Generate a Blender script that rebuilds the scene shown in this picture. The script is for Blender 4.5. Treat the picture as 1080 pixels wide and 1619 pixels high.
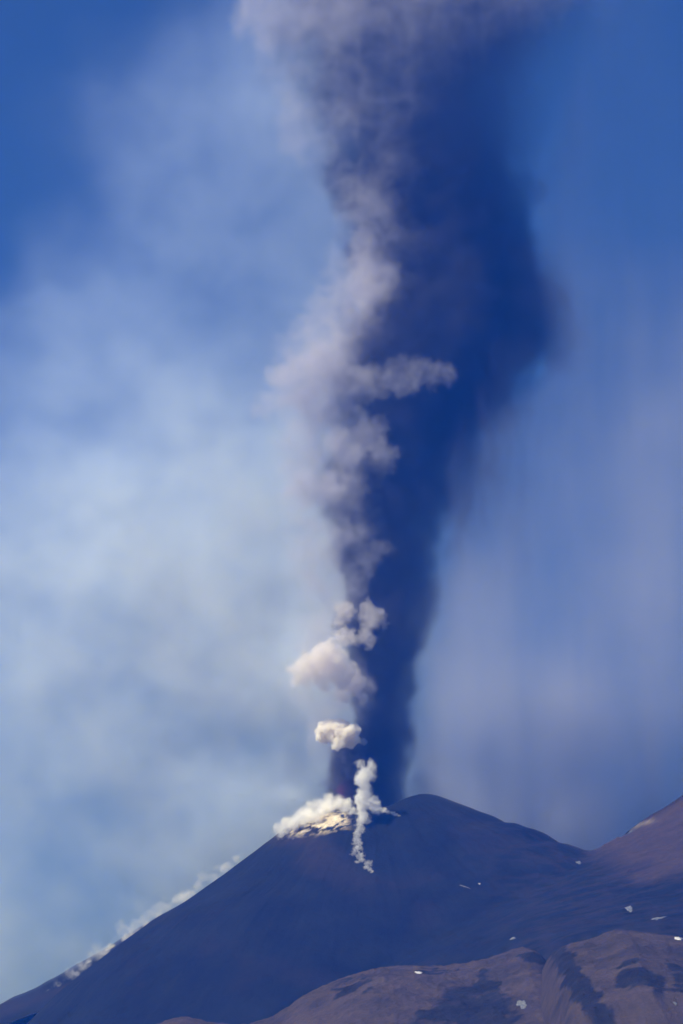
import bpy, math
import numpy as np
from mathutils import Vector

# ------------------------------------------------------------------ scene, camera, sky, sun
for o in list(bpy.data.objects):
    bpy.data.objects.remove(o)
S = bpy.context.scene
C = S.collection
R = math.radians
D = 8000.0            # metres from the camera to the crater
PXM = 1.5             # metres per photograph pixel at that distance
ROW0 = 2300.0         # photograph row of the camera's own height


def at(px, py, Y=D):
    k = PXM * Y / D
    return Vector(((px - 540.0) * k, Y, (ROW0 - py) * k))


cam = bpy.data.cameras.new('camera')
cam.sensor_fit = 'HORIZONTAL'
cam.sensor_width = 36
cam.lens = 36 * D / (1080 * PXM)
cam.shift_y = (ROW0 - 809.5) / 1080
cam.clip_start = 1
cam.clip_end = 80000
co = bpy.data.objects.new('camera', cam)
C.objects.link(co)
co.location = (0, 0, 0)
co.rotation_euler = (R(90), 0, 0)
S.camera = co

SUN_EL = R(50)
SUN_AZ = R(-118)       # from the viewing direction, towards the left
sun_dir = Vector((math.sin(SUN_AZ) * math.cos(SUN_EL), math.cos(SUN_AZ) * math.cos(SUN_EL), math.sin(SUN_EL)))

w = bpy.data.worlds.new('World')
S.world = w
w.use_nodes = True
nt = w.node_tree
bg = nt.nodes['Background']
sky = nt.nodes.new('ShaderNodeTexSky')
sky.sky_type = 'NISHITA'
sky.sun_disc = False
sky.sun_elevation = SUN_EL
sky.sun_rotation = SUN_AZ
sky.altitude = 3000
sky.air_density = 1.0
sky.dust_density = 0.0
sky.ozone_density = 3.0
tint = nt.nodes.new('ShaderNodeMix')
tint.data_type = 'RGBA'
tint.blend_type = 'MULTIPLY'
tint.inputs['Factor'].default_value = 1
tint.inputs['B'].default_value = (0.53, 0.78, 1.22, 1)
nt.links.new(sky.outputs['Color'], tint.inputs['A'])
nt.links.new(tint.outputs['Result'], bg.inputs['Color'])
bg.inputs['Strength'].default_value = 0.051

sl = bpy.data.lights.new('sun', 'SUN')
sl.energy = 5.0
sl.angle = R(0.5)
sl.color = (1.0, 0.98, 0.96)
so = bpy.data.objects.new('sun', sl)
C.objects.link(so)
so.rotation_euler = sun_dir.to_track_quat('Z', 'Y').to_euler()
so.location = (-3000, 5000, 6000)

S.view_settings.view_transform = 'Standard'
S.view_settings.look = 'None'
S.view_settings.exposure = 0.2
S.view_settings.gamma = 1
S.render.engine = 'CYCLES'
cy = S.cycles
cy.use_denoising = True
cy.use_adaptive_sampling = True
cy.adaptive_threshold = 0.03
cy.max_bounces = 22
cy.diffuse_bounces = 2
cy.glossy_bounces = 1
cy.volume_bounces = 20
cy.transparent_max_bounces = 64
cy.volume_step_rate = 1.6
cy.volume_max_steps = 512
cy.sample_clamp_indirect = 4

# ------------------------------------------------------------------ helpers
rng = np.random.default_rng(7)
NB = 64


def _block(seed):
    r = np.random.default_rng(seed)
    return r.random((NB, NB, NB), dtype=np.float32) * 2 - 1


BL = _block(3)


def vnoise(x, y, z, off=0):
    """smooth value noise, wrapping every 64 cells, about -1..1"""
    x = x + off * 17.31
    y = y + off * 7.77
    z = z + off * 3.13
    xi = np.floor(x); yi = np.floor(y); zi = np.floor(z)
    fx = x - xi; fy = y - yi; fz = z - zi
    fx = fx * fx * (3 - 2 * fx); fy = fy * fy * (3 - 2 * fy); fz = fz * fz * (3 - 2 * fz)
    x0 = xi.astype(np.int32) % NB; y0 = yi.astype(np.int32) % NB; z0 = zi.astype(np.int32) % NB
    x1 = (x0 + 1) % NB; y1 = (y0 + 1) % NB; z1 = (z0 + 1) % NB
    a = BL[x0, y0, z0] * (1 - fx) + BL[x1, y0, z0] * fx
    b = BL[x0, y1, z0] * (1 - fx) + BL[x1, y1, z0] * fx
    c = BL[x0, y0, z1] * (1 - fx) + BL[x1, y0, z1] * fx
    d = BL[x0, y1, z1] * (1 - fx) + BL[x1, y1, z1] * fx
    return ((a * (1 - fy) + b * fy) * (1 - fz) + (c * (1 - fy) + d * fy) * fz).astype(np.float32)


def fbm(x, y, z, octv=4, off=0, gain=0.5, ridged=False):
    s = 0; a = 1.0; t = 0
    for i in range(octv):
        n = vnoise(x * 2.03 ** i, y * 2.03 ** i, z * 2.03 ** i, off + i)
        if ridged:
            n = 1 - 2 * np.abs(n)
        s = s + a * n
        t += a
        a *= gain
    return s / t


def sstep(a, b, x):
    t = np.clip((x - a) / (b - a), 0, 1)
    return t * t * (3 - 2 * t)


def tag(o, label=None, cat=None, group=None, kind=None):
    if label: o['label'] = label
    if cat: o['category'] = cat
    if group: o['group'] = group
    if kind: o['kind'] = kind
    return o


def mat(name):
    m = bpy.data.materials.new(name)
    m.use_nodes = True
    n = m.node_tree
    for x in list(n.nodes):
        n.nodes.remove(x)
    out = n.nodes.new('ShaderNodeOutputMaterial')
    return m, n, out


def volume_mat(name, color, density, aniso=0.0, absorb=(0, 0, 0, 1), grid=True):
    m, n, out = mat(name)
    v = n.nodes.new('ShaderNodeVolumePrincipled')
    v.inputs['Color'].default_value = (*color, 1)
    v.inputs['Absorption Color'].default_value = absorb
    v.inputs['Anisotropy'].default_value = aniso
    v.inputs['Density'].default_value = density / 100.0 if grid else density
    v.inputs['Density Attribute'].default_value = 'density' if grid else ''
    n.links.new(v.outputs[0], out.inputs['Volume'])
    return m


def veil_surface(name):
    """the thin skin of a smoke body: all but clear"""
    m, n, out = mat(name)
    t = n.nodes.new('ShaderNodeBsdfTransparent')
    d = n.nodes.new('ShaderNodeBsdfDiffuse')
    d.inputs['Color'].default_value = (.5, .5, .5, 1)
    mx = n.nodes.new('ShaderNodeMixShader')
    mx.inputs[0].default_value = 0.0
    n.links.new(t.outputs[0], mx.inputs[1])
    n.links.new(d.outputs[0], mx.inputs[2])
    n.links.new(mx.outputs[0], out.inputs['Surface'])
    return m


SKIN = veil_surface('smoke_skin')


class Grid:
    """a box of voxels authored in numpy, in world metres"""

    def __init__(s, lo, hi, vox):
        s.lo = np.array(lo, float)
        s.n = np.maximum(np.ceil((np.array(hi, float) - s.lo) / vox).astype(int), 4) + 1
        s.vox = vox
        s.hi = s.lo + (s.n - 1) * vox
        s.d = np.zeros(tuple(s.n), np.float32)

    def xyz(s):
        ax = [(s.lo[i] + np.arange(s.n[i]) * s.vox).astype(np.float32) for i in range(3)]
        return np.meshgrid(*ax, indexing='ij')

    def ball(s, c, r, amp=1.0, power=1.0, squash=(1, 1, 1)):
        """union of a soft ball into the field (1 at the centre, 0 at the rim)"""
        rr = np.array([r * squash[i] for i in range(3)])
        i0 = np.maximum(np.floor((c - rr - s.lo) / s.vox).astype(int), 0)
        i1 = np.minimum(np.ceil((c + rr - s.lo) / s.vox).astype(int) + 1, s.n)
        if np.any(i1 <= i0): return
        g = [((s.lo[i] + np.arange(i0[i], i1[i]) * s.vox - c[i]) / rr[i]) ** 2 for i in range(3)]
        q = np.sqrt(g[0][:, None, None] + g[1][None, :, None] + g[2][None, None, :])
        v = amp * np.clip(1 - q, 0, 1) ** power
        sl_ = tuple(slice(i0[i], i1[i]) for i in range(3))
        s.d[sl_] = np.maximum(s.d[sl_], v)


def warp(g, amp, scale, seed, octv=3):
    """stir the field: look each voxel up a little way off"""
    x, y, z = g.xyz()
    c = []
    for k in range(3):
        n_ = fbm(x / scale, y / scale, z / scale, octv, seed + 11 * k, .55) * amp / g.vox
        idx = np.arange(g.n[k]).reshape([-1 if q == k else 1 for q in range(3)])
        c.append(np.clip(idx + n_, 0, g.n[k] - 1.001))
    i = [np.floor(q).astype(np.int32) for q in c]
    f = [(q - w_).astype(np.float32) for q, w_ in zip(c, i)]
    out = 0
    for a in (0, 1):
        for b in (0, 1):
            for e in (0, 1):
                wgt = (f[0] if a else 1 - f[0]) * (f[1] if b else 1 - f[1]) * (f[2] if e else 1 - f[2])
                out = out + g.d[i[0] + a, i[1] + b, i[2] + e] * wgt
    g.d = out.astype(np.float32)


def make_volume(name, grid, vmat, threshold=None, label=None, cat=None, group=None, kind=None):
    """the voxels become a fog volume; bodies with an outline also get their clear skin as a mesh"""
    lo = grid.lo; hi = grid.hi; n = grid.n
    # empty border
    d = grid.d
    d = d * 100.0
    d[0] = 0; d[-1] = 0; d[:, 0] = 0; d[:, -1] = 0; d[:, :, 0] = 0; d[:, :, -1] = 0
    origin = (lo + hi) / 2
    origin[2] = lo[2]
    me = bpy.data.meshes.new(name)
    me.vertices.add(d.size)
    ax = [(grid.lo[i] - origin[i] + np.arange(n[i]) * grid.vox).astype(np.float32) for i in range(3)]
    co_ = np.stack(np.meshgrid(*ax, indexing='ij'), -1).reshape(-1).astype(np.float32)
    me.vertices.foreach_set('co', co_)
    at_ = me.attributes.new('dens', 'FLOAT', 'POINT')
    at_.data.foreach_set('value', d.reshape(-1).astype(np.float32))
    o = bpy.data.objects.new(name, me)
    C.objects.link(o)
    o.location = origin
    ng = bpy.data.node_groups.new(name + '_fog', 'GeometryNodeTree')
    ng.interface.new_socket('Geometry', in_out='INPUT', socket_type='NodeSocketGeometry')
    ng.interface.new_socket('Geometry', in_out='OUTPUT', socket_type='NodeSocketGeometry')
    N = ng.nodes; L = ng.links
    gi = N.new('NodeGroupInput'); go = N.new('NodeGroupOutput')
    pos = N.new('GeometryNodeInputPosition')
    sub = N.new('ShaderNodeVectorMath'); sub.operation = 'SUBTRACT'
    lo_l = lo - origin; hi_l = hi - origin
    sub.inputs[1].default_value = tuple(lo_l)
    L.new(pos.outputs[0], sub.inputs[0])
    scl = N.new('ShaderNodeVectorMath'); scl.operation = 'SCALE'
    scl.inputs['Scale'].default_value = 1.0 / grid.vox
    L.new(sub.outputs[0], scl.inputs[0])
    sep = N.new('ShaderNodeSeparateXYZ')
    L.new(scl.outputs[0], sep.inputs[0])

    def im(op, a, b):
        m_ = N.new('FunctionNodeIntegerMath'); m_.operation = op
        for k, v in enumerate((a, b)):
            if isinstance(v, int): m_.inputs[k].default_value = v
            else: L.new(v, m_.inputs[k])
        return m_.outputs[0]
    ints = []
    for k in range(3):
        f = N.new('FunctionNodeFloatToInt'); f.rounding_mode = 'ROUND'
        L.new(sep.outputs[k], f.inputs[0])
        ints.append(f.outputs[0])
    idx = im('ADD', im('MULTIPLY', im('ADD', im('MULTIPLY', ints[0], int(n[1])), ints[1]), int(n[2])), ints[2])
    na = N.new('GeometryNodeInputNamedAttribute'); na.data_type = 'FLOAT'
    na.inputs['Name'].default_value = 'dens'
    si = N.new('GeometryNodeSampleIndex'); si.data_type = 'FLOAT'; si.domain = 'POINT'; si.clamp = True
    L.new(gi.outputs[0], si.inputs['Geometry'])
    L.new(na.outputs['Attribute'], si.inputs['Value'])
    L.new(idx, si.inputs['Index'])
    vc = N.new('GeometryNodeVolumeCube')
    L.new(si.outputs[0], vc.inputs['Density'])
    vc.inputs['Min'].default_value = tuple(lo_l)
    vc.inputs['Max'].default_value = tuple(hi_l)
    for k, a in enumerate('XYZ'):
        vc.inputs['Resolution ' + a].default_value = int(n[k])
    sm = N.new('GeometryNodeSetMaterial')
    sm.inputs['Material'].default_value = vmat
    L.new(vc.outputs[0], sm.inputs['Geometry'])
    L.new(sm.outputs[0], go.inputs[0])
    me.materials.append(vmat)
    md = o.modifiers.new('fog', 'NODES')
    md.node_group = ng
    if threshold is None:
        return tag(o, label, cat, group, kind)
    # the body's own skin: a real mesh, nearly clear, that parents the fog inside it
    v2m = N.new('GeometryNodeVolumeToMesh')
    v2m.resolution_mode = 'VOXEL_SIZE'
    v2m.inputs['Voxel Size'].default_value = grid.vox * 1.6
    v2m.inputs['Threshold'].default_value = threshold * 100
    L.new(vc.outputs[0], v2m.inputs['Volume'])
    L.new(v2m.outputs[0], go.inputs[0])
    bpy.context.view_layer.update()
    dg = bpy.context.evaluated_depsgraph_get()
    hull = bpy.data.meshes.new_from_object(o.evaluated_get(dg), depsgraph=dg)
    hull.name = name
    hull.materials.clear()
    hull.materials.append(SKIN)
    L.new(sm.outputs[0], go.inputs[0])
    N.remove(v2m)
    root = bpy.data.objects.new(name, hull)
    C.objects.link(root)
    root.location = origin
    o.parent = root
    o.location = (0, 0, 0)
    o.name = 'smoke_body'
    return tag(root, label, cat, group, kind)


# ------------------------------------------------------------------ terrain
def interp(x, pts):
    a = np.array(pts, float)
    return np.interp(x, a[:, 0], a[:, 1])


def smooth1(x, pts, win=9.0):
    s = 0
    for k in (-1, -.5, 0, .5, 1):
        s = s + interp(x + k * win, pts)
    return s / 5


def heightfield(name, xs, ys, h, material, attrs=None):
    nx, ny = len(xs), len(ys)
    X, Y = np.meshgrid(xs, ys, indexing='ij')
    co_ = np.stack([X, Y, h], -1).reshape(-1, 3)
    me = bpy.data.meshes.new(name)
    me.vertices.add(nx * ny)
    me.vertices.foreach_set('co', co_.reshape(-1).astype(np.float32))
    i = np.arange(nx - 1)[:, None] * ny + np.arange(ny - 1)[None, :]
    f = np.stack([i, i + ny, i + ny + 1, i + 1], -1).reshape(-1, 4)
    me.loops.add(f.size)
    me.loops.foreach_set('vertex_index', f.reshape(-1).astype(np.int32))
    me.polygons.add(len(f))
    me.polygons.foreach_set('loop_start', (np.arange(len(f)) * 4).astype(np.int32))
    me.polygons.foreach_set('use_smooth', np.ones(len(f), bool))
    for k, v in (attrs or {}).items():
        a = me.attributes.new(k, 'FLOAT', 'POINT')
        a.data.foreach_set('value', v.reshape(-1).astype(np.float32))
    me.update(calc_edges=True)
    me.materials.append(material)
    o = bpy.data.objects.new(name, me)
    C.objects.link(o)
    o['kind'] = 'structure'
    return o


def terrain_mat(name, dark, brown, pale, scale=0.01, bump=1.0):
    """rock: dark fresh lava, old brown ground (attribute 'brown'), pale sulphur and ash crust ('pale')"""
    m, n, out = mat(name)
    N = n.nodes; L = n.links
    b = N.new('ShaderNodeBsdfPrincipled')
    b.inputs['Roughness'].default_value = 0.95
    b.inputs['Specular IOR Level'].default_value = 0.1
    tc = N.new('ShaderNodeTexCoord')
    n1 = N.new('ShaderNodeTexNoise'); n1.inputs['Scale'].default_value = scale; n1.inputs['Detail'].default_value = 9
    n1.inputs['Roughness'].default_value = 0.62
    L.new(tc.outputs['Object'], n1.inputs['Vector'])
    n2 = N.new('ShaderNodeTexNoise'); n2.inputs['Scale'].default_value = scale * 5; n2.inputs['Detail'].default_value = 8
    n2.inputs['Roughness'].default_value = 0.7
    L.new(tc.outputs['Object'], n2.inputs['Vector'])

    def mixc(f, a, c):
        x = N.new('ShaderNodeMix'); x.data_type = 'RGBA'
        if isinstance(f, float): x.inputs['Factor'].default_value = f
        else: L.new(f, x.inputs['Factor'])
        for k, v in (('A', a), ('B', c)):
            if isinstance(v, tuple): x.inputs[k].default_value = (*v, 1)
            else: L.new(v, x.inputs[k])
        return x.outputs['Result']

    def ramp(v, a, c):
        r = N.new('ShaderNodeMapRange'); r.inputs['From Min'].default_value = a; r.inputs['From Max'].default_value = c
        L.new(v, r.inputs['Value'])
        return r.outputs[0]

    def attr(k):
        a = N.new('ShaderNodeAttribute'); a.attribute_name = k
        return a.outputs['Fac']
    dk = mixc(ramp(n1.outputs['Fac'], .35, .68), tuple(c * .6 for c in dark), tuple(c * 1.5 for c in dark))
    br = mixc(ramp(n2.outputs['Fac'], .3, .7), tuple(c * .78 for c in brown), tuple(c * 1.2 for c in brown))
    c = mixc(attr('brown'), dk, br)
    pl = mixc(ramp(n2.outputs['Fac'], .35, .65), tuple(x * .45 for x in pale), pale)
    c = mixc(attr('pale'), c, pl)
    L.new(c, b.inputs['Base Color'])
    bp = N.new('ShaderNodeBump'); bp.inputs['Strength'].default_value = bump; bp.inputs['Distance'].default_value = 6.0
    L.new(n2.outputs['Fac'], bp.inputs['Height'])
    L.new(bp.outputs[0], b.inputs['Normal'])
    L.new(b.outputs[0], out.inputs['Surface'])
    return m


def axis_points(lo, a, b, hi, fine, coarse):
    left = np.arange(lo, a, coarse); mid = np.arange(a, b, fine); right = np.arange(b, hi + coarse, coarse)
    return np.concatenate([left, mid, right])


def fit_profile(xs, ys, y0, build, target, rows_iter=5):
    """shift the ridge profile until its skyline, seen from the camera, follows the target rows"""
    pxt = np.linspace(-60, 1140, 401)
    prof = target(540 + xs / PXM)                       # rows per x, first guess
    corr = np.zeros(len(pxt))
    for it in range(rows_iter):
        h = build(prof)
        X, Y = np.meshgrid(xs, ys, indexing='ij')
        px = 540 + X / (PXM * Y / D)
        row = ROW0 - h / (PXM * Y / D)
        b = np.clip(np.round((px - pxt[0]) / (pxt[1] - pxt[0])).astype(int), -1, len(pxt))
        ok = (b >= 0) & (b < len(pxt))
        top = np.full(len(pxt), 1e9)
        np.minimum.at(top, b[ok], row[ok])
        top = np.where(top > 1e8, np.nan, top)
        good = ~np.isnan(top)
        top = np.interp(pxt, pxt[good], top[good])
        corr += (target(pxt) - top) * 0.8
        k = np.hanning(19); k /= k.sum()
        corr = np.convolve(np.pad(corr, 9, mode='edge'), k, 'valid')
        # the ridge point seen in column px lies at about x = (px-540)*PXM*y0/D
        prof = target(540 + xs / PXM) + np.interp(xs, (pxt - 540) * PXM * y0 / D, corr)
    return build(prof), prof


# main cone -----------------------------------------------------------------
CONE = [(-2400, 2330), (-1500, 2290), (-700, 2200), (-200, 1850), (-60, 1705), (45, 1615), (90, 1570), (140, 1530), (185, 1495),
        (240, 1455), (290, 1427), (350, 1385), (430, 1325), (447, 1311), (470, 1299), (500, 1289), (530, 1284), (545, 1287), (557, 1296), (575, 1297),
        (600, 1290), (625, 1280), (645, 1265), (668, 1256), (677, 1253), (688, 1256), (705, 1262), (765, 1285), (810, 1302), (835, 1307),
        (865, 1320), (900, 1337), (930, 1346), (955, 1335), (990, 1315), (1035, 1285), (1080, 1257), (1180, 1190), (1330, 1130),
        (1500, 1180), (1800, 1400), (2400, 1800), (3200, 2200)]
xs = axis_points(-4300, -1000, 1000, 4300, 4.0, 40.0)
ys = axis_points(6300, 6700, 8250, 10800, 4.5, 40.0)
X, Y = np.meshgrid(xs, ys, indexing='ij')
px_ = 540 + xs / PXM
xc_main, xc_right = (585 - 540) * PXM, (1330 - 540) * PXM
# the half-width of the round hill each column belongs to
wm = np.sqrt((xs - xc_main) ** 2 + 110.0 ** 2)
wr = np.sqrt((xs - xc_right) ** 2 + 120.0 ** 2)
blend = sstep((900 - 540) * PXM, (990 - 540) * PXM, xs)
wid = (wm * (1 - blend) + wr * blend)[:, None]
ang = np.arctan2(X - xc_main, -(Y - D) + 1e-3)
rad = np.sqrt((X - xc_main) ** 2 + (Y - D) ** 2)
gul = fbm(ang * 9 + 30, rad / 700, ang * 0 + 2.0, 4, 5, ridged=True)
rough = fbm(X / 160, Y / 160, X * 0 + .5, 6, 2, 0.55)
lavaf = fbm(X / 90 + rough, Y / 60, X * 0 + 5.5, 5, 9, 0.6, ridged=True)
flow_zone = sstep(1300, 1150, 0 * X + (Y - 6500)) * sstep(100, 500, X)


def build_cone(prof):
    P = (ROW0 - prof) * PXM
    dy = (Y - D) * 1.0
    rr_ = np.sqrt((X - xc_main) ** 2 + dy ** 2)
    cc_ = (X - xc_main) / np.maximum(rr_, 1)
    xsad = (925 - 540) * PXM
    zsad = np.interp(xsad, xs, P)
    PR = np.where(xs < xsad, P, zsad - (xs - xsad) * .38)
    hl = np.interp(xc_main - rr_, xs, P)
    hr = np.interp(xc_main + rr_, xs, PR)
    wr_ = sstep(.05, .97, cc_)
    h = hl * (1 - wr_) + hr * wr_
    r2_ = np.sqrt((X - xc_right) ** 2 + dy ** 2)
    PL = np.where(xs > xsad + 12, P, zsad + 8 + (xs - xsad - 12) * .5)
    h2_ = np.where(X < xc_right + 0 * Y, np.interp(xc_right - r2_, xs, PL), np.interp(xc_right + r2_, xs, P))
    kk = 22.0
    tt = np.clip(.5 + .5 * (h - h2_) / kk, 0, 1)
    h = h * tt + h2_ * (1 - tt) + kk * .5 * tt * (1 - tt)
    # lower, gentler ground in front on the right: the rough lava terrace
    terr = (2300 - 1462) * PXM * 0.86 + (Y - 6900) * 0.235 + 0.04 * X
    k = 60.0
    t = np.clip(.5 + .5 * (h - terr) / k, 0, 1)
    wz = sstep(150, 650, X) * sstep(7900, 7700, Y)
    hs = h * t + terr * (1 - t) + k * t * (1 - t)
    h = h * (1 - wz) + hs * wz
    # the crater bowl behind its front rim
    h = h - 70 * sstep(85, 20, np.sqrt((X - (572 - 540) * PXM) ** 2 + ((Y - D - 75) / 1.0) ** 2))
    amp = sstep(60, 400, rad)
    h = h + amp * gul * 5.0 + rough * (3 + 5 * amp) + wz * lavaf * 7
    return h


h, prof = fit_profile(xs, ys, D, build_cone, lambda p: smooth1(p, CONE, 4.0))
HC = h
PXg = 540 + X / (PXM * Y / D)
ROWg = ROW0 - h / (PXM * Y / D)
nz = fbm(X / 120, Y / 120, h / 90, 5, 21)
# browner on the left flank below the rim, on the right peak, and scattered
brown = 0.38 * sstep(0, 1, 1.3 - np.abs((X + 190 + (Y - D) * 0.45) / 70) + nz * 1.2) * sstep(-650, -200, Y - D)
brown += 0.75 * sstep(560, 690, X + nz * 60 + (h - 1250) * .5) * sstep(1180, 1290, h + nz * 60)
brown += 0.10 * sstep(.1, .5, nz)
brown += .22 * sstep(200, 500, X) * sstep(7900, 7750, Y) * sstep(.25, .6, fbm(X / 75, Y / 26 + X / 260, X * 0 + 2, 5, 55, .62, ridged=True))
brown = np.clip(brown, 0, 1)
rw_l = 1310 - 6 * sstep(440, 545, PXg) + 0 * h
sp = fbm(X / 14, Y / 14, h / 14, 4, 77, .6)
pale = sstep(-.22, .12, sp + .5 * sstep(1.0, .3, np.sqrt(((PXg - 512) / 46) ** 2 + ((ROWg - 1296) / 16) ** 2)) - .1) * sstep(rw_l + 16, rw_l - 4, ROWg + nz * 22 + 10 * sp) * sstep(438, 460, PXg + sp * 14) * sstep(566, 540, PXg + sp * 26) * (np.abs(Y - D) < 260)
pale += 0.35 * sstep(640, 660, X - (h - 1450) * -.9 + nz * 22) * sstep(735, 700, X + (h - 1450) * .9 + nz * 30) * sstep(1440, 1470, h)
pale = np.clip(pale, 0, 1)
M_CONE = terrain_mat('dark_lava_rock', (0.0065, 0.0080, 0.0095), (0.05, 0.034, 0.031), (0.80, 0.68, 0.50), 0.01, .6)
mountain = heightfield('mountain', xs, ys, h, M_CONE, {'brown': brown, 'pale': pale})
tag(mountain, 'dark volcano cone of black lava with brown streaks')


def height_at(x, y, hx=None):
    i = np.clip(np.searchsorted(xs, x) - 1, 0, len(xs) - 2); j = np.clip(np.searchsorted(ys, y) - 1, 0, len(ys) - 2)
    fx = (x - xs[i]) / (xs[i + 1] - xs[i]); fy = (y - ys[j]) / (ys[j + 1] - ys[j])
    return (HC[i, j] * (1 - fx) * (1 - fy) + HC[i + 1, j] * fx * (1 - fy) + HC[i, j + 1] * (1 - fx) * fy + HC[i + 1, j + 1] * fx * fy)


def on_mountain(px, row):
    """first point of the mountain met by the sight line through this photograph point"""
    for Yq in np.arange(6700, 8300, 3.0):
        p = at(px, row, Yq)
        if height_at(p.x, Yq) >= p.z:
            return p
    return at(px, row, D)


# far shoulder behind the left flank ---------------------------------------
SH = [(-2600, 2250), (-900, 2000), (-300, 1760), (0, 1587), (65, 1557), (125, 1522), (165, 1501), (200, 1478), (255, 1445),
      (330, 1410), (450, 1400), (700, 1420), (1200, 1600), (2600, 2200)]
xs2 = axis_points(-4300, -1050, 200, 3500, 6.0, 60.0)
ys2 = axis_points(7900, 8300, 8900, 10800, 7.0, 60.0)
X2, Y2 = np.meshgrid(xs2, ys2, indexing='ij')
r2 = fbm(X2 / 140, Y2 / 140, X2 * 0 + 3.5, 6, 31, .55)


def build_sh(prof):
    P = ((ROW0 - prof) * PXM * 8600 / D)[:, None]
    wd = np.maximum(np.abs(xs2 - 60), 150.0)[:, None]
    return P - 0.62 * (np.sqrt((Y2 - 8600) ** 2 + wd ** 2) - wd) + r2 * 11


h2, _ = fit_profile(xs2, ys2, 8600, build_sh, lambda p: smooth1(p, SH, 4.0))
sh = heightfield('mountain', xs2, ys2, h2, M_CONE, {'brown': np.clip(.3 * sstep(0, .5, r2), 0, 1), 'pale': h2 * 0})
tag(sh, 'far lava shoulder behind the left flank')

# foreground hills ----------------------------------------------------------
M_HILL = terrain_mat('brown_hill_ground', (0.012, 0.013, 0.016), (0.068, 0.050, 0.048), (0.10, 0.08, 0.075), 0.02, 1.0)


HILLS = {}


def hill(y0, prof_pts, xr, wfun, s, namp, seed, lava, lab, yr=700):
    hx = axis_points(-3400, xr[0], xr[1], 3400, 3.0, 40.0)
    hy = axis_points(y0 - 2600, y0 - yr, y0 + 160, y0 + 700, 4.0, 50.0)
    HX, HY = np.meshgrid(hx, hy, indexing='ij')
    n_ = fbm(HX / 150, HY / 150, HX * 0 + seed, 6, seed, .5)
    g_ = fbm(HX / 60, HY / 130, HX * 0 + seed, 5, seed + 9, .55, ridged=True)

    def bld(prof):
        P = ((ROW0 - prof) * PXM * y0 / D)[:, None]
        wd = wfun(hx)[:, None]
        return P - s * (np.sqrt((HY - y0) ** 2 + wd ** 2) - wd) + n_ * namp * 1.3 + g_ * namp * .6 + fbm(HX / 30, HY / 30, HX * 0 + 4, 5, seed + 2, .65, ridged=True) * 4.5
    hh, _ = fit_profile(hx, hy, y0, bld, lambda p: smooth1(p, prof_pts, 9.0))
    pxg = 540 + HX / (PXM * HY / D); rg = ROW0 - hh / (PXM * HY / D)
    wx = fbm(HX / 45, HY / 45, HX * 0, 5, seed + 3) * 34
    wy = fbm(HX / 45, HY / 45, HX * 0 + 9, 5, seed + 5) * 30
    lv = np.zeros_like(hh)
    for (cx, cy_, rx, ry, sl2) in lava:
        u = (pxg + wx - cx - sl2 * (rg - cy_)) / rx; v = (rg + wy - cy_) / ry
        lv = np.maximum(lv, sstep(1.1, .85, np.sqrt(u * u + v * v)))
    nn = fbm(HX / 70, HY / 70, hh / 60, 5, seed + 8)
    n5 = fbm(HX / 22, HY / 22, hh / 22, 5, seed + 12, .65)
    br = np.clip((0.78 + .6 * nn + .5 * n5) * (1 - .93 * np.clip(lv + .8 * n5 * (lv > .02), 0, 1)), 0, 1)
    pl = np.clip(.5 * sstep(.25, .6, nn) * (1 - lv), 0, 1)
    HILLS['a' if seed == 11 else 'b'] = (hx, hy, hh)
    o = heightfield('hill', hx, hy, hh, M_HILL, {'brown': br, 'pale': pl})
    tag(o, lab)
    return o


HA = [(-900, 1900), (-300, 1760), (60, 1680), (180, 1640), (240, 1622), (275, 1608), (300, 1606), (325, 1614), (380, 1622), (440, 1604), (480, 1572), (540, 1546),
      (590, 1531), (630, 1526), (680, 1528), (730, 1523), (770, 1516), (800, 1504), (830, 1494), (852, 1500), (880, 1540), (930, 1600), (1080, 1700),
      (1500, 1760), (2500, 1900)]
hill(6200, HA, (-760, 620), lambda x: 180 + 0 * x, 0.42, 9, 11,
     [(752, 1592, 62, 34, 0), (700, 1612, 55, 20, 0), (775, 1560, 18, 18, 0), (868, 1528, 30, 26, .9), (905, 1606, 26, 26, -.3), (560, 1560, 26, 8, -1), (690, 1530, 26, 6, 0)],
     'brown hill with dark lava patches before the cone')
HB = [(-900, 2100), (200, 1980), (600, 1800), (760, 1640), (800, 1560), (820, 1512), (836, 1498), (870, 1500), (900, 1492), (940, 1480), (975, 1473), (1010, 1472), (1040, 1476),
      (1080, 1482), (1200, 1520), (1600, 1640), (2500, 1900)]
HB2 = [(-900, 2300), (400, 2100), (760, 1800), (830, 1620), (852, 1530), (868, 1503), (900, 1492), (940, 1480), (975, 1473), (1010, 1472), (1040, 1476),
       (1080, 1482), (1200, 1520), (1600, 1640), (2500, 1900)]
hill(5900, HB2, (120, 760), lambda x: 260 + 0 * x, 0.40, 4, 23,
     [(930, 1580, 26, 110, .62), (1075, 1540, 20, 14, 0), (1010, 1545, 34, 20, .3), (1060, 1562, 30, 8, 0)],
     'smooth rounded brown hill at lower right')

# ground to the horizon, dropping away towards the camera
gx = np.linspace(-15000, 15000, 151); gy = np.linspace(-3000, 19000, 111)
GX, GY = np.meshgrid(gx, gy, indexing='ij')
gh = -60 + 460 * sstep(1500, 5200, GY) * np.exp(-(GX / 5200) ** 2) + 60 * fbm(GX / 1500, GY / 1500, GX * 0, 4, 41)
gh = np.where(GY > 5200, np.minimum(gh, 300), gh)
dd = np.sqrt(GX ** 2 + GY ** 2)
gh = np.where(dd < 800, -40, gh)
gr = heightfield('ground', gx, gy, gh, M_HILL, {'brown': np.clip(.5 + fbm(GX / 900, GY / 900, GX * 0, 4, 44), 0, 1), 'pale': gh * 0})

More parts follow.
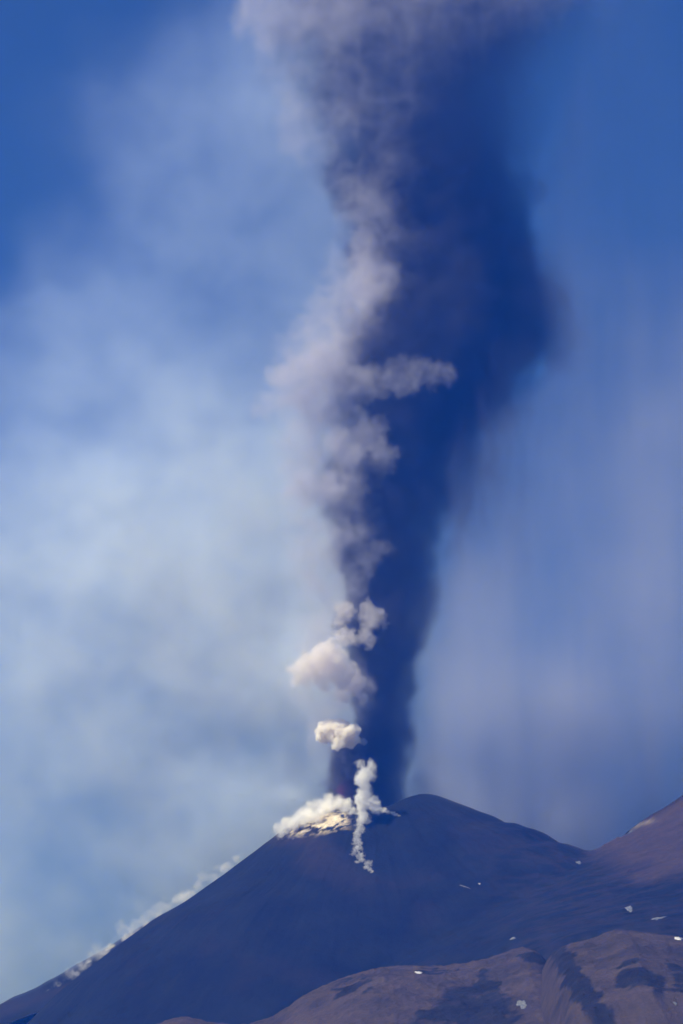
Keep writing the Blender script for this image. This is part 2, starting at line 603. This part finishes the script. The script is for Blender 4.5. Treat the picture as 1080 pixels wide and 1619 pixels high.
# ------------------------------------------------------------------ snow patches
M_SNOW, n_, out_ = mat('old_dirty_snow')
b_ = n_.nodes.new('ShaderNodeBsdfPrincipled')
b_.inputs['Roughness'].default_value = .8
t_ = n_.nodes.new('ShaderNodeTexNoise'); t_.inputs['Scale'].default_value = .25; t_.inputs['Detail'].default_value = 5
r__ = n_.nodes.new('ShaderNodeValToRGB')
r__.color_ramp.elements[0].position = .35; r__.color_ramp.elements[0].color = (.05, .06, .075, 1)
r__.color_ramp.elements[1].position = .6; r__.color_ramp.elements[1].color = (.15, .16, .19, 1)
tc_ = n_.nodes.new('ShaderNodeTexCoord')
n_.links.new(tc_.outputs['Object'], t_.inputs['Vector']); n_.links.new(t_.outputs['Fac'], r__.inputs[0])
n_.links.new(r__.outputs[0], b_.inputs['Base Color']); n_.links.new(b_.outputs[0], out_.inputs['Surface'])

M_SNOW_CLEAN = M_SNOW.copy()
M_SNOW_CLEAN.name = 'clean_snow'
for q_ in M_SNOW_CLEAN.node_tree.nodes:
    if q_.type == 'VALTORGB':
        q_.color_ramp.elements[0].color = (.2, .2, .24, 1)
        q_.color_ramp.elements[1].color = (.6, .6, .64, 1)

def surface(px, row, kind):
    if kind == 'cone': return on_mountain(px, row)
    hx, hy, hh = HILLS[kind]
    for Yq in np.arange(hy[0] + 1400, hy[-1], 2.0):
        p = at(px, row, Yq)
        i = int(np.clip(np.searchsorted(hx, p.x) - 1, 0, len(hx) - 2)); j = int(np.clip(np.searchsorted(hy, Yq) - 1, 0, len(hy) - 2))
        fx = (p.x - hx[i]) / (hx[i + 1] - hx[i]); fy = (Yq - hy[j]) / (hy[j + 1] - hy[j])
        if hh[i, j] * (1 - fx) * (1 - fy) + hh[i + 1, j] * fx * (1 - fy) + hh[i, j + 1] * (1 - fx) * fy + hh[i + 1, j + 1] * fx * fy >= p.z:
            return p
    return at(px, row, hy[-1])


def snow_patch(px, row, rx, ry, tilt, kind, label, seed):
    r_ = np.random.default_rng(seed)
    nseg = 26
    ph = r_.uniform(0, 6.28, 4)
    rad_ = [1 + .22 * math.sin(2 * a + ph[0]) + .18 * math.sin(3 * a + ph[1]) + .14 * math.sin(5 * a + ph[2]) + .14 * math.sin(9 * a + ph[3]) for a in np.linspace(0, 2 * math.pi, nseg, endpoint=False)]
    c = surface(px, row, kind)
    vs = [Vector((c.x, c.y, c.z + 1.2))]
    for k, f_ in enumerate((.5, .85, 1.0)):
        for a, q in zip(np.linspace(0, 2 * math.pi, nseg, endpoint=False), rad_):
            u_, v_ = math.cos(a) * rx * q * f_, math.sin(a) * ry * q * f_
            p = surface(px + u_ * math.cos(tilt) + v_ * math.sin(tilt), row - u_ * math.sin(tilt) + v_ * math.cos(tilt), kind)
            if abs(p.y - c.y) > 70: p = Vector((c.x + (p.x / p.y * c.y - c.x), c.y, p.z * c.y / p.y))
            vs.append(p + Vector((0, -.3, (1.2, .8, -.6)[k])))
    fs = [(0, 1 + i, 1 + (i + 1) % nseg) for i in range(nseg)]
    for k in (0, 1):
        for i in range(nseg):
            a = 1 + k * nseg + i; b = 1 + k * nseg + (i + 1) % nseg
            fs.append((a, a + nseg, b + nseg, b))
    me = bpy.data.meshes.new('snow_patch')
    me.from_pydata([v_ - c for v_ in vs], [], fs)
    me.materials.append(M_SNOW)
    for p_ in me.polygons: p_.use_smooth = True
    if 'bright' in label and 'left' not in label:
        me.materials[0] = M_SNOW_CLEAN
    o = bpy.data.objects.new('snow_patch', me)
    C.objects.link(o)
    o.location = c
    return tag(o, label, 'snow patch', 'leftover snow patches')


for k, a in enumerate([
        (995, 1437, 7, 4, .15, 'cone', 'rounded grey white snow patch on the lava terrace under the right peak'),
        (1042, 1452, 13, 1.5, .22, 'cone', 'long thin tilted snow streak above the smooth brown hill'),
        (758, 1398, 1.8, 1.8, 0, 'cone', 'tiny bright snow dot alone on the dark slope in the middle'),
        (734, 1402, 8, 1.2, -.35, 'cone', 'faint slanting snow sliver left of the tiny bright dot'),
        (915, 1364, 5, 2, 0, 'cone', 'dim snow smudge just below the saddle'),
        (811, 1484, 5, 1.4, .2, 'cone', 'little snow sliver above the dark ravine between the brown hills'),
        (995, 1316, 5, 2.4, .6, 'cone', 'pale snow fleck high on the edge of the right peak'),
        (1073, 1484, 8, 2.0, -.18, 'b', 'brightest snow streak, on the crest of the smooth hill at the right edge'),
        (1068, 1587, 4, 1.4, -.4, 'b', 'small snow fleck low on the smooth brown hill'),
        (662, 1538, 6, 1.5, -.2, 'a', 'bright snow fleck near the crest of the patchy brown hill'),
        (825, 1588, 8, 7, .3, 'a', 'largest greyish snow patch, right of the dark hollow in the patchy hill'),
]):
    snow_patch(*a, seed=100 + k)

# ------------------------------------------------------------------ smoke
def col_curves(rows, table):
    t = np.array(table, float)
    return [np.interp(rows, t[:, 0], t[:, k]) for k in range(1, t.shape[1])]


# the dark ash column
VX = 6.5
g = Grid((-260, 7700, 1480), (700, 8420, 3640), VX)
x, y, z = g.xyz()
row = ROW0 - z / PXM
#        row   left right  density
T = [(-160, 440, 960, .26), (0, 440, 945, .26), (60, 450, 925, .26), (150, 480, 895, .28), (250, 510, 868, .42), (330, 560, 862, .9), (400, 575, 872, 1.1),
     (480, 590, 886, 1.2), (560, 575, 884, 1.2), (600, 560, 858, 1.2), (650, 550, 800, 1.2), (700, 540, 762, 1.3), (750, 535, 740, 1.4), (850, 535, 715, 1.5),
     (950, 548, 700, 1.6), (1050, 552, 676, 1.8), (1150, 552, 662, 2.0), (1230, 535, 662, 2.2), (1275, 535, 662, 2.2), (1320, 550, 652, 2.2)]
L_, R_, DN = col_curves(row, T)
cx = ((L_ + R_) / 2 - 540) * PXM
hw = (R_ - L_) / 2 * PXM
wnx = fbm(x / 150, y / 150, z / 170, 4, 1) * .34
u = (x - cx) / hw
v = (y - 8030) / (hw * .95 + 12)
bil = fbm(x / 75, y / 75, z / 75, 5, 12, .58, ridged=True)
streak = fbm(x / 38, y / 38, z / 420, 4, 14, .6)
right = sstep(-.2, .8, u)
q0 = np.sqrt(u * u + v * v)
q = q0 + wnx * (1 - .2 * right) - .16 * bil * (1 - right) + .42 * streak * right
soft = .16 + .30 * right + .25 * sstep(420, 150, row)
dn = sstep(1.0, 0.0, (q - 1 + soft) / (soft + .12)) * DN
dn = dn * (0.72 + .6 * bil * sstep(500, 200, row) + .25 * streak)
edge = np.interp(row, [540, 620, 760, 900, 1050, 1150], [885, 875, 870, 850, 790, 700])
pxc = 540 + x / PXM
drift = x + (row - 700) * .10 + 26 * wnx
stk = fbm(drift / 26, y / 60, z / 520, 4, 114, .62)
strand = sstep(.05, .5, stk) * sstep(edge + 15, edge - 40, pxc) * sstep(R_ - 60, R_ - 10, pxc) * sstep(560, 660, row) * sstep(1150, 850, row) * sstep(130, 60, np.abs(y - 7860))
near = sstep(90, 10, pxc - R_) * sstep(930, 780, row) * sstep(-.2, .4, stk) * sstep(R_ - 60, R_ - 10, pxc) * sstep(560, 640, row) * sstep(130, 60, np.abs(y - 7860))
strand = np.maximum(.6 * strand, 1.1 * near)
dn = np.maximum(dn, .45 * strand)
g.d = np.clip(dn, 0, 3).astype(np.float32)
warp(g, 75, 170, 3)
warp(g, 30, 55, 8)
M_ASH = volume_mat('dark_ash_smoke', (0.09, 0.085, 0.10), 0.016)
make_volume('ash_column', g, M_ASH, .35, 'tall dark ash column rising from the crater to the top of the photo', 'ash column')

# its left flank, sunlight put into a paler smoke colour
VX = 5.5
g = Grid((-400, 7480, 1480), (700, 8180, 3640), VX)
x, y, z = g.xyz()
row = ROW0 - z / PXM
#        row    x    rx   density
F = [(-160, 715, 320, .85), (0, 715, 310, .70), (50, 700, 290, .50), (110, 640, 240, .34), (170, 570, 165, .27), (230, 545, 125, .30), (300, 555, 95, .36), (360, 590, 75, .6), (420, 595, 64, .9), (480, 580, 62, 1.),
     (540, 540, 74, 1.), (600, 505, 92, 1.), (640, 495, 84, .75), (680, 525, 78, .7), (740, 522, 86, .85), (800, 515, 76, .8), (860, 520, 68, .75), (930, 524, 60, .7), (1000, 530, 54, .8),
     (1060, 530, 54, .9), (1110, 522, 58, .9), (1150, 528, 50, .5), (1200, 540, 40, .4), (1250, 550, 26, .15), (1300, 552, 20, 0.05), (1340, 552, 20, 0)]
FX, FR, FD = col_curves(row, F)
cx2 = (FX - 540) * PXM; rr = FR * PXM
w1 = fbm(x / 120, y / 120, z / 100, 4, 31, .5)
w2 = fbm(x / 120, y / 120, z / 100, 4, 37, .5)
u = (x - cx2 + w1 * 75) / rr
YC = np.interp(row, [-160, 100, 300, 420, 600], [7690, 7720, 7790, 7880, 7930])
v = (y - (YC + 20 * w2)) / (np.minimum(rr * .6 + 25, 170))
bil = fbm(x / 58, y / 58, z / 44, 5, 41, .66, ridged=True)
q = np.sqrt(u * u + v * v) - .34 * bil + .25 * w2
dn = sstep(1.0, .30 - .5 * sstep(330, 200, row), q) * FD * np.clip(.02 + 1.4 * bil + 1.3 * w2, 0.02, 2.2)
g.d = np.clip(dn, 0, 3).astype(np.float32)
warp(g, 30, 60, 48)
M_TAN = volume_mat('lit_tone_ash_smoke', (0.75, 0.73, 0.80), 0.0115)  # paler copy of the ash, the lit side put into its colour
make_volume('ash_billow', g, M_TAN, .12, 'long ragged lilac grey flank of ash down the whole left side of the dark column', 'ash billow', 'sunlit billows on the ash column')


def billows(name, seeds, vmat, vox, label, cat, group=None, lumps=(10, 6), shrink=(.52, .45), gain=1.6, erode=.5, seed=1, thr=.2, ysq=1.0, nsc=22.0, sky_soft=1.0, stir=1.0):
    """a cauliflower body grown from a few balls: (px, row, radius in px, depth, density)"""
    r_ = np.random.default_rng(seed)
    balls = []
    for (bx, brow, br, by, bd) in seeds:
        c = at(bx, brow, by); c = np.array((c.x, c.y, c.z)); rad0 = br * PXM
        balls.append((c, rad0, bd))
        for i in range(lumps[0]):
            d_ = r_.normal(size=3); d_ /= np.linalg.norm(d_); d_[1] *= ysq
            r1 = rad0 * shrink[0] * r_.uniform(.7, 1.2)
            c1 = c + d_ * rad0 * r_.uniform(.55, .85)
            balls.append((c1, r1, bd))
            for j in range(lumps[1]):
                e_ = d_ + r_.normal(size=3) * .9; e_ /= np.linalg.norm(e_)
                r2_ = r1 * shrink[1] * r_.uniform(.7, 1.25)
                balls.append((c1 + e_ * r1 * r_.uniform(.6, .9), r2_, bd))
    lo = np.min([b[0] - b[1] for b in balls], 0) - vox * 3
    hi = np.max([b[0] + b[1] for b in balls], 0) + vox * 3
    gg = Grid(lo, hi, vox)
    for c, rr, bd in balls:
        gg.ball(c, rr, 1.0, 1.0)
    big = float(np.mean([s_[2] for s_ in seeds])) * PXM
    warp(gg, big * .38 * stir, big * .8, seed)
    warp(gg, big * .16 * stir, big * .28, seed + 5)
    xx, yy, zz = gg.xyz()
    n_ = fbm(xx / nsc, yy / nsc, zz / nsc, 4, seed + 50, .55)
    f = gg.d + n_ * .16 * erode
    den = np.zeros_like(f); wsum = np.zeros_like(f) + 1e-6
    for (bx, brow, br, by, bd) in seeds:
        c = at(bx, brow, by)
        w_ = np.exp(-(((xx - c.x) ** 2 + (yy - c.y) ** 2 + (zz - c.z) ** 2) / (br * PXM * .9) ** 2)) + 1e-9
        den += w_ * bd; wsum += w_
    gg.d = (sstep(.05, .05 + .38 / gain * sky_soft, f) * den / wsum * (gg.d > .001) * (1 + .6 * n_)).clip(0, 4).astype(np.float32)
    return make_volume(name, gg, vmat, thr * float(np.mean([s_[4] for s_ in seeds])), label, cat, group)


M_WHITE = volume_mat('white_steam', (0.99, 0.98, 0.965), 0.16)
M_CREAM = volume_mat('cream_ash_puff', (0.99, 0.965, 0.93), 0.18)
M_PALE = volume_mat('pale_ash_puff', (0.97, 0.93, 0.91), 0.045)

# upper billows left of the column, sunlight put into the same paler colour
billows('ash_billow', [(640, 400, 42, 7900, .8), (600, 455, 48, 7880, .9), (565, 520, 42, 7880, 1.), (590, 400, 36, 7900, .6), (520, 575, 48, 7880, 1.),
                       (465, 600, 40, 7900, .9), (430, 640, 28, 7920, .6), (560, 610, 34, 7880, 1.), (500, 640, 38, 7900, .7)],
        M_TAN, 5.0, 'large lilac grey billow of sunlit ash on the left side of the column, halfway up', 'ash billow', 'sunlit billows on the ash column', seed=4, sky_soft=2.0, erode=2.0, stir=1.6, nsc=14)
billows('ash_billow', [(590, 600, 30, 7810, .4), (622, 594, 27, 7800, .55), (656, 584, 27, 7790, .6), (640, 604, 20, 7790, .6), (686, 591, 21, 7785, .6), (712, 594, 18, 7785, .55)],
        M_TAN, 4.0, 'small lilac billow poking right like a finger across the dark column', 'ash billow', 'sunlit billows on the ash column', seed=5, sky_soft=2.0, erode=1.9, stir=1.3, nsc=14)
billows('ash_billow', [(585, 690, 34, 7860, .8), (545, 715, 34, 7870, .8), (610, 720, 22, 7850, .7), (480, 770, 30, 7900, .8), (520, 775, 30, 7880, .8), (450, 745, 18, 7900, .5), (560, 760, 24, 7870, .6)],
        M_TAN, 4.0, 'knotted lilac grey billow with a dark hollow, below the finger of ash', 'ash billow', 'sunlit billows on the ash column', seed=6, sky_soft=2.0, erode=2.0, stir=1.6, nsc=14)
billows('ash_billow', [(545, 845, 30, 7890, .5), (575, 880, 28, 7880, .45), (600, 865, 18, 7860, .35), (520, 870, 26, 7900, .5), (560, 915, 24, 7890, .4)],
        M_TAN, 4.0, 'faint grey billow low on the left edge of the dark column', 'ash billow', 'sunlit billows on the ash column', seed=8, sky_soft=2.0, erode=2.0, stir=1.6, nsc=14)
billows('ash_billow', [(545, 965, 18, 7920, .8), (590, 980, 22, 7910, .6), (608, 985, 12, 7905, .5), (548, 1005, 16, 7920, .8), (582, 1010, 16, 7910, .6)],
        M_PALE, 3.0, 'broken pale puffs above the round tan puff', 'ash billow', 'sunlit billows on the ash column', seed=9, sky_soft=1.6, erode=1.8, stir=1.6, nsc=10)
billows('ash_puff', [(514, 1042, 28, 7860, 1.), (485, 1056, 25, 7860, .9), (532, 1058, 24, 7870, .8), (474, 1074, 16, 7870, .5), (505, 1066, 22, 7860, .7)],
        M_PALE, 3.0, 'soft tan puff left of the column, second above the crater', 'ash puff', 'puffs thrown up by the crater', seed=10, sky_soft=1.1, erode=1.2, stir=.8, nsc=11)
billows('ash_puff', [(560, 1085, 18, 7925, .9), (545, 1100, 14, 7925, .7), (572, 1103, 11, 7920, .9), (557, 1068, 12, 7925, .6)],
        M_PALE, 3.0, 'small bluish white puff just right of and under the soft tan puff', 'ash puff', 'puffs thrown up by the crater', seed=13, sky_soft=1.3, erode=1.4, stir=1.2, nsc=10)
billows('ash_puff', [(518, 1157, 16, 7900, 1.), (548, 1162, 18, 7890, 1.), (533, 1153, 14, 7895, 1.), (536, 1175, 11, 7885, 1.), (509, 1163, 10, 7900, 1), (556, 1168, 11, 7885, 1)],
        M_CREAM, 2.0, 'bright cream compact puff floating alone above the crater', 'ash puff', 'puffs thrown up by the crater', seed=14, gain=2.6, nsc=8, lumps=(16, 9), stir=.45, erode=1.0)
billows('ash_puff', [(574, 1172, 6, 7920, .5), (569, 1170, 4, 7920, .5)],
        M_WHITE, 2.0, 'tiny white wisp right of the cream puff', 'ash puff', 'puffs thrown up by the crater', seed=15, nsc=8)
YJ = on_mountain(575, 1303).y - 4
r_ = np.random.default_rng(77)
sd = [(578, 1222, 11, YJ, .5), (586, 1212, 9, YJ, .3), (590, 1226, 8, YJ, .25), (568, 1206, 7, YJ, .25)]
for t in np.linspace(0, 1, 26):
    sd.append((577 - 5 * t + 4 * math.sin(t * 7) + r_.normal() * 4.5, 1222 + 80 * t, (10 - 2.0 * t) * r_.uniform(.35, 1.3), YJ + r_.normal() * 6, .7 * r_.uniform(.2, 1.3)))
billows('ash_puff', [(548, 1248, 15, 7960, 1.), (553, 1232, 11, 7960, .7), (545, 1262, 12, 7965, 1.)], volume_mat('glow_tinted_dark_ash', (.34, .10, .22), .05), 2.5,  # dull vent glow put into the smoke's red colour, no emission
        'dark purplish ash, a dull glow put into its colour, between the rim steam and the white jet', 'ash puff', 'puffs thrown up by the crater', seed=83, sky_soft=2.4, erode=1.5, stir=1.3, nsc=9)
sd += [(592, 1274, 9, YJ, .8), (598, 1280, 7, YJ, .8), (556, 1282, 6, YJ, .5), (548, 1276, 6, YJ + 4, .5), (588, 1264, 8, YJ, .8)]
billows('steam_plume', sd, M_WHITE, 2.0, 'upright white steam jet standing just right of the steaming rim', 'steam plume', seed=16, gain=1.2, nsc=5, stir=1.9, erode=3.0, lumps=(8, 4), sky_soft=1.4)
billows('ash_puff', [(557, 1214, 15, 7960, .8), (548, 1196, 14, 7960, .6), (565, 1200, 11, 7955, .6)], M_PALE, 2.5, 'dim torn wisp between the cream puff and the white jet', 'ash puff', 'puffs thrown up by the crater', seed=81, sky_soft=2.6, erode=2.4, stir=2.0, nsc=8)

# steam crawling down the front slope
r_ = np.random.default_rng(50)
path = [(574, 1292), (570, 1310), (566, 1328), (562, 1345), (566, 1356), (577, 1363), (587, 1376)]
sd = []
for t in np.linspace(0, 1, 46):
    a = np.interp(t, np.linspace(0, 1, 7), [q_[0] for q_ in path]) + r_.normal() * (2.6 + 2.2 * t)
    b = np.interp(t, np.linspace(0, 1, 7), [q_[1] for q_ in path]) + r_.normal() * 1.5
    p = on_mountain(a, b)
    sd.append((a, b, (7.5 - 3.6 * t) * r_.uniform(.6, 1.1), p.y - 5, .55 * r_.uniform(.3, 1.2)))
billows('slope_steam', sd, M_WHITE, 1.2, 'ragged trail of white steam creeping down the front slope', 'steam trail', seed=17, nsc=3.6, erode=3.2, lumps=(5, 2), stir=2.0, sky_soft=1.4)
sd = []
for (a, b, r_) in [(596, 1282, 5), (601, 1281, 5), (605, 1283, 5), (609, 1284, 4), (613, 1285, 4), (617, 1286, 3.5), (621, 1287, 3.5), (626, 1289, 3), (631, 1290, 2.5)]:
    p = on_mountain(a, b)
    sd.append((a, b, r_, p.y - 3, .8))
billows('slope_steam', sd, M_WHITE, 1.5, 'thin white streak of steam right of the crater notch', 'steam trail', seed=18, nsc=3.6, erode=2.4, stir=1.5, lumps=(6, 2))

# a small dark tuft on the summit to the right of the column
M_DARK = volume_mat('thin_dark_ash', (0.2, 0.2, 0.24), 0.012)
billows('ash_puff', [(655, 1240, 16, 8040, .6), (668, 1244, 13, 8050, .6), (645, 1252, 18, 8040, .6), (678, 1252, 9, 8050, .4)], M_DARK, 3.0, 'small dusky ash tuft on the summit right of the column base',
        'ash puff', seed=44, erode=1.4)
# pale cloud at the top left of the column
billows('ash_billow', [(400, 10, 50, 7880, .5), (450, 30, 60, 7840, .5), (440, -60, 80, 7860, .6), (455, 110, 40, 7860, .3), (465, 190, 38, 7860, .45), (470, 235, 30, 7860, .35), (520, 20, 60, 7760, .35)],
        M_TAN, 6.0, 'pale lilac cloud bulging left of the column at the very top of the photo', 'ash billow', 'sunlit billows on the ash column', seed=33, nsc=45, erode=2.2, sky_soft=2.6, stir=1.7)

# the steaming rim
sd = []
r_ = np.random.default_rng(5)
for t in np.linspace(0, 1, 30):
    a = 440 + t * 112
    b = 1318 - 46 * t ** .7 + r_.normal() * 5
    yq = on_mountain(a, b + 12).y
    sd.append((a, b - 3, 6 + 4.5 * r_.random(), yq + r_.uniform(-4, 20), .75 * r_.uniform(.3, 1.2)))
for (a, b, q_) in [(520, 1265, 12), (535, 1268, 12), (505, 1272, 12), (478, 1284, 10), (548, 1276, 9), (490, 1276, 11)]:
    sd.append((a, b, q_, 7960, .35))
for k in range(26):
    a = 446 + 50 * r_.random(); b = 1316 + 22 * r_.random() * (1 - (a - 446) / 90) - (a - 446) * .12
    p = on_mountain(a, b)
    sd.append((a, b, 3.5 * r_.uniform(.6, 1.1), p.y - 3, .12))
billows('rim_steam', sd, M_WHITE, 1.7, 'glaring white steam boiling along the left crater rim', 'rim steam', seed=20, nsc=4.5, erode=3.6, gain=1.1, lumps=(8, 3), stir=2.2, sky_soft=1.5)

# fumes along the upper left flank, behind the skyline
sd = []
for t in np.linspace(0, 1, 60):
    a = 40 + t * 345
    b = interp(a, CONE)
    lift = abs(r_.normal()) * 9 * (.4 + math.sin(t * 3.1))
    sd.append((a, b - 1 - 5 * t - lift, (5 + 6 * math.sin(t * 3.1)) * r_.uniform(.5, 1.2), 8050 + r_.uniform(-20, 40), .24 * r_.uniform(.3, 1.4) / (1 + lift / 8)))
billows('flank_steam', sd, M_WHITE, 2.5, 'low band of white fumes along the left skyline', 'flank steam', seed=21, nsc=9, erode=3.0, lumps=(7, 3), stir=2.0, sky_soft=1.8)
sd = [(a, b, q_, 8270 + 20 * math.sin(a), d_) for (a, b, q_, d_) in [(-20, 1625, 26, .34), (25, 1602, 22, .34), (60, 1588, 20, .34), (95, 1568, 16, .34), (125, 1548, 15, .34), (150, 1528, 13, .34), (178, 1506, 11, .34), (205, 1488, 10, .34), (235, 1466, 8, .34)]]
billows('flank_steam', sd, M_WHITE, 4.0, 'thin bluish fumes pooling between the two ridges at lower left', 'flank steam', seed=22, nsc=20, erode=1.5, stir=1.3)

# the gas veil drifting off to the left, thick near the ground, torn higher up
cols = [-160, 0, 100, 200, 300, 400, 500, 580, 660, 760]
TV = {-160: [0, 0, 0, 0, .2, .7, .9, .8, .7, .6], 0: [0, 0, 0, 0, .10, .55, .7, .5, .6, .5], 100: [0, 0, .0, .08, .28, .40, .45, .3, .2, .1], 200: [0, 0, .03, .22, .33, .45, .45, .2, .1, 0],
      300: [0, 0, .03, .24, .36, .42, .4, .2, .1, 0], 400: [0, .0, .10, .24, .32, .40, .38, .2, .1, 0],
      450: [0, .05, .2, .22, .20, .32, .4, .3, .1, 0], 500: [.1, .2, .4, .35, .22, .32, .42, .3, .1, 0],
      600: [0.20, 0.32, 0.55, 0.62, 0.52, 0.55, 0.72, 0.52, 0.24, 0.10], 650: [0.20, 0.28, 0.42, 0.65, 0.75, 0.79, 0.84, 0.65, 0.36, 0.10],
      700: [0.29, 0.40, 0.63, 0.86, 0.98, 1.11, 1.10, 0.78, 0.36, 0.10], 800: [0.65, 0.85, 1.10, 1.23, 1.30, 1.51, 1.56, 0.91, 0.48, 0.20],
      900: [0.78, 1.04, 1.23, 1.37, 1.49, 1.72, 1.56, 1.04, 0.60, 0.20], 1000: [0.78, 1.10, 1.17, 1.30, 1.50, 1.80, 2.10, 1.64, 0.78, 0.20],
      1100: [0.78, 1.10, 1.10, 1.17, 1.29, 1.49, 1.75, 1.26, 0.65, 0.20], 1200: [0.78, 0.98, 1.04, 1.10, 1.29, 1.49, 1.84, 1.26, 0.65, 0.20],
      1300: [0.65, 0.78, 0.78, 0.91, 1.16, 1.41, 1.84, 1.26, 0.65, 0.20], 1400: [0.75, 0.83, 0.60, 0.75, 1.05, 1.05, 1.05, .6, .5, .2],
      1500: [0.91, 0.98, 0.78, 0.65, 0.65, .6, .6, .6, .5, .2], 1620: [.8, .8, .7, .5, .5, .6, .6, .6, .5, .2]}


def table2d(px, row, cols, tab):
    rk = sorted(tab); A = np.array([tab[k] for k in rk], float)
    ci = np.interp(px, cols, np.arange(len(cols))); ri = np.interp(row, rk, np.arange(len(rk)))
    i = np.clip(np.floor(ri).astype(int), 0, A.shape[0] - 2); j = np.clip(np.floor(ci).astype(int), 0, A.shape[1] - 2)
    fi = ri - i; fj = ci - j
    fi = fi * fi * (3 - 2 * fi); fj = fj * fj * (3 - 2 * fj)
    return A[i, j] * (1 - fi) * (1 - fj) + A[i + 1, j] * fi * (1 - fj) + A[i, j + 1] * (1 - fi) * fj + A[i + 1, j + 1] * fi * fj


g = Grid((-1250, 8120, 900), (330, 8720, 3700), 11.0)
x, y, z = g.xyz()
k_ = D / y
px = 540 + x * k_ / PXM; rw = ROW0 - z * k_ / PXM
wx = fbm(x / 260, y / 260, z / 260, 4, 61) * 60
wz_ = fbm(x / 260, y / 260, z / 260, 4, 66) * 60
base = table2d(px + wx, rw + wz_, cols, TV)
n1 = fbm(x / 190, y / 190, z / 150, 6, 71, .64)
n2 = fbm(x / 60, y / 60, z / 48, 4, 79, .6)
dep = sstep(1, .45, np.abs((y - 8420) / 300 + n1 * .4 + n2 * .15)) * sstep(325, 130, x + n1 * 60)
fade = sstep(-1250, -1000, x) * sstep(3700, 3500, z)
g.d = (base * np.clip(.9 + .95 * n1 + .45 * n2, 0.05, 3) * dep * fade / 420).clip(0, 1).astype(np.float32)
warp(g, 60, 110, 5)
M_GAS = volume_mat('pale_gas_haze', (0.475, 0.60, 0.98), 1.85, 0, (1, 1, 1, 1))
make_volume('smoke', g, M_GAS, None, 'broad pale blue veil of gas drifting left of the column', None, None, 'stuff')

# the curtain of falling ash on the right
cols_r = [560, 640, 700, 800, 900, 1000, 1100, 1300]
TR = {-160: [.1, .1, .2, .2, .1, .0, 0, 0], 0: [.1, .1, .15, .16, .1, .03, .0, 0], 200: [.1, .1, .1, .12, .1, .05, .02, 0], 350: [.0, .1, .1, .12, .12, .08, .05, .0],
      450: [0, .0, .05, .1, .2, .24, .22, .1], 550: [0, .05, .1, .2, .32, .36, .36, .2], 700: [.2, .3, .38, .42, .45, .5, .5, .3],
      850: [.3, .4, .5, .55, .58, .62, .66, .4], 1000: [.5, .6, .7, .75, .8, .85, .9, .5], 1150: [.9, 1.3, 1.45, 1.5, 1.55, 1.5, 1.5, .9],
      1300: [1., 1.8, 2.1, 2.2, 2.2, 2.1, 2.1, 1.6], 1620: [.4, .8, 1., 1.1, 1.1, 1.1, 1.1, .8]}
g = Grid((100, 7620, 900), (1200, 8240, 3700), 12.0)
x, y, z = g.xyz()
k_ = D / y
px = 540 + x * k_ / PXM; rw = ROW0 - z * k_ / PXM
n1_ = fbm(x / 160, y / 160, z / 300, 3, 87)
wx = fbm(x / 200, y / 200, z / 600, 4, 81) * 50
base = table2d(px + wx, rw + wx, cols_r, TR)
st = fbm((x + z * .06 + n1_ * 30) / 45, y / 60, z / 520, 5, 91, .62)
n1 = fbm(x / 200, y / 200, z / 260, 4, 95)
dep = sstep(1, .45, np.abs((y - 7930 - 170 * sstep(1080, 1230, rw)) / 300 + n1 * .3))
Lc, Rc, _ = col_curves(rw, T)
fade = sstep(1200, 1080, x) * sstep(3700, 3500, z) * sstep(100, 190, x + n1 * 40) * sstep(-28, 34, px - Rc + st * 22 + n1 * 18)
g.d = (base * np.clip(.9 + .9 * st + .7 * n1, 0.03, 3) * dep * fade / 420).clip(0, 1).astype(np.float32)
M_FALL = volume_mat('falling_ash', (0.68, 0.71, 0.84), 1.15)
make_volume('smoke', g, M_FALL, None, 'grey lilac curtain of falling ash on the right', None, None, 'stuff')

# ------------------------------------------------------------------ haze
bpy.ops.mesh.primitive_cube_add(size=1)
hz = bpy.context.object
hz.name = 'haze'
hz.scale = (31000, 23500, 4400)
zb = float(gh.min()) - 1.5
hz.location = (0, 8000, zb + 2200)
hz.data.materials.append(volume_mat('haze_air', (0.018, 0.17, 1.0), 4.0e-5, 0.0, (1, 1, 1, 1), grid=False))
hz['kind'] = 'stuff'
hz['label'] = 'blue air haze over the whole landscape'
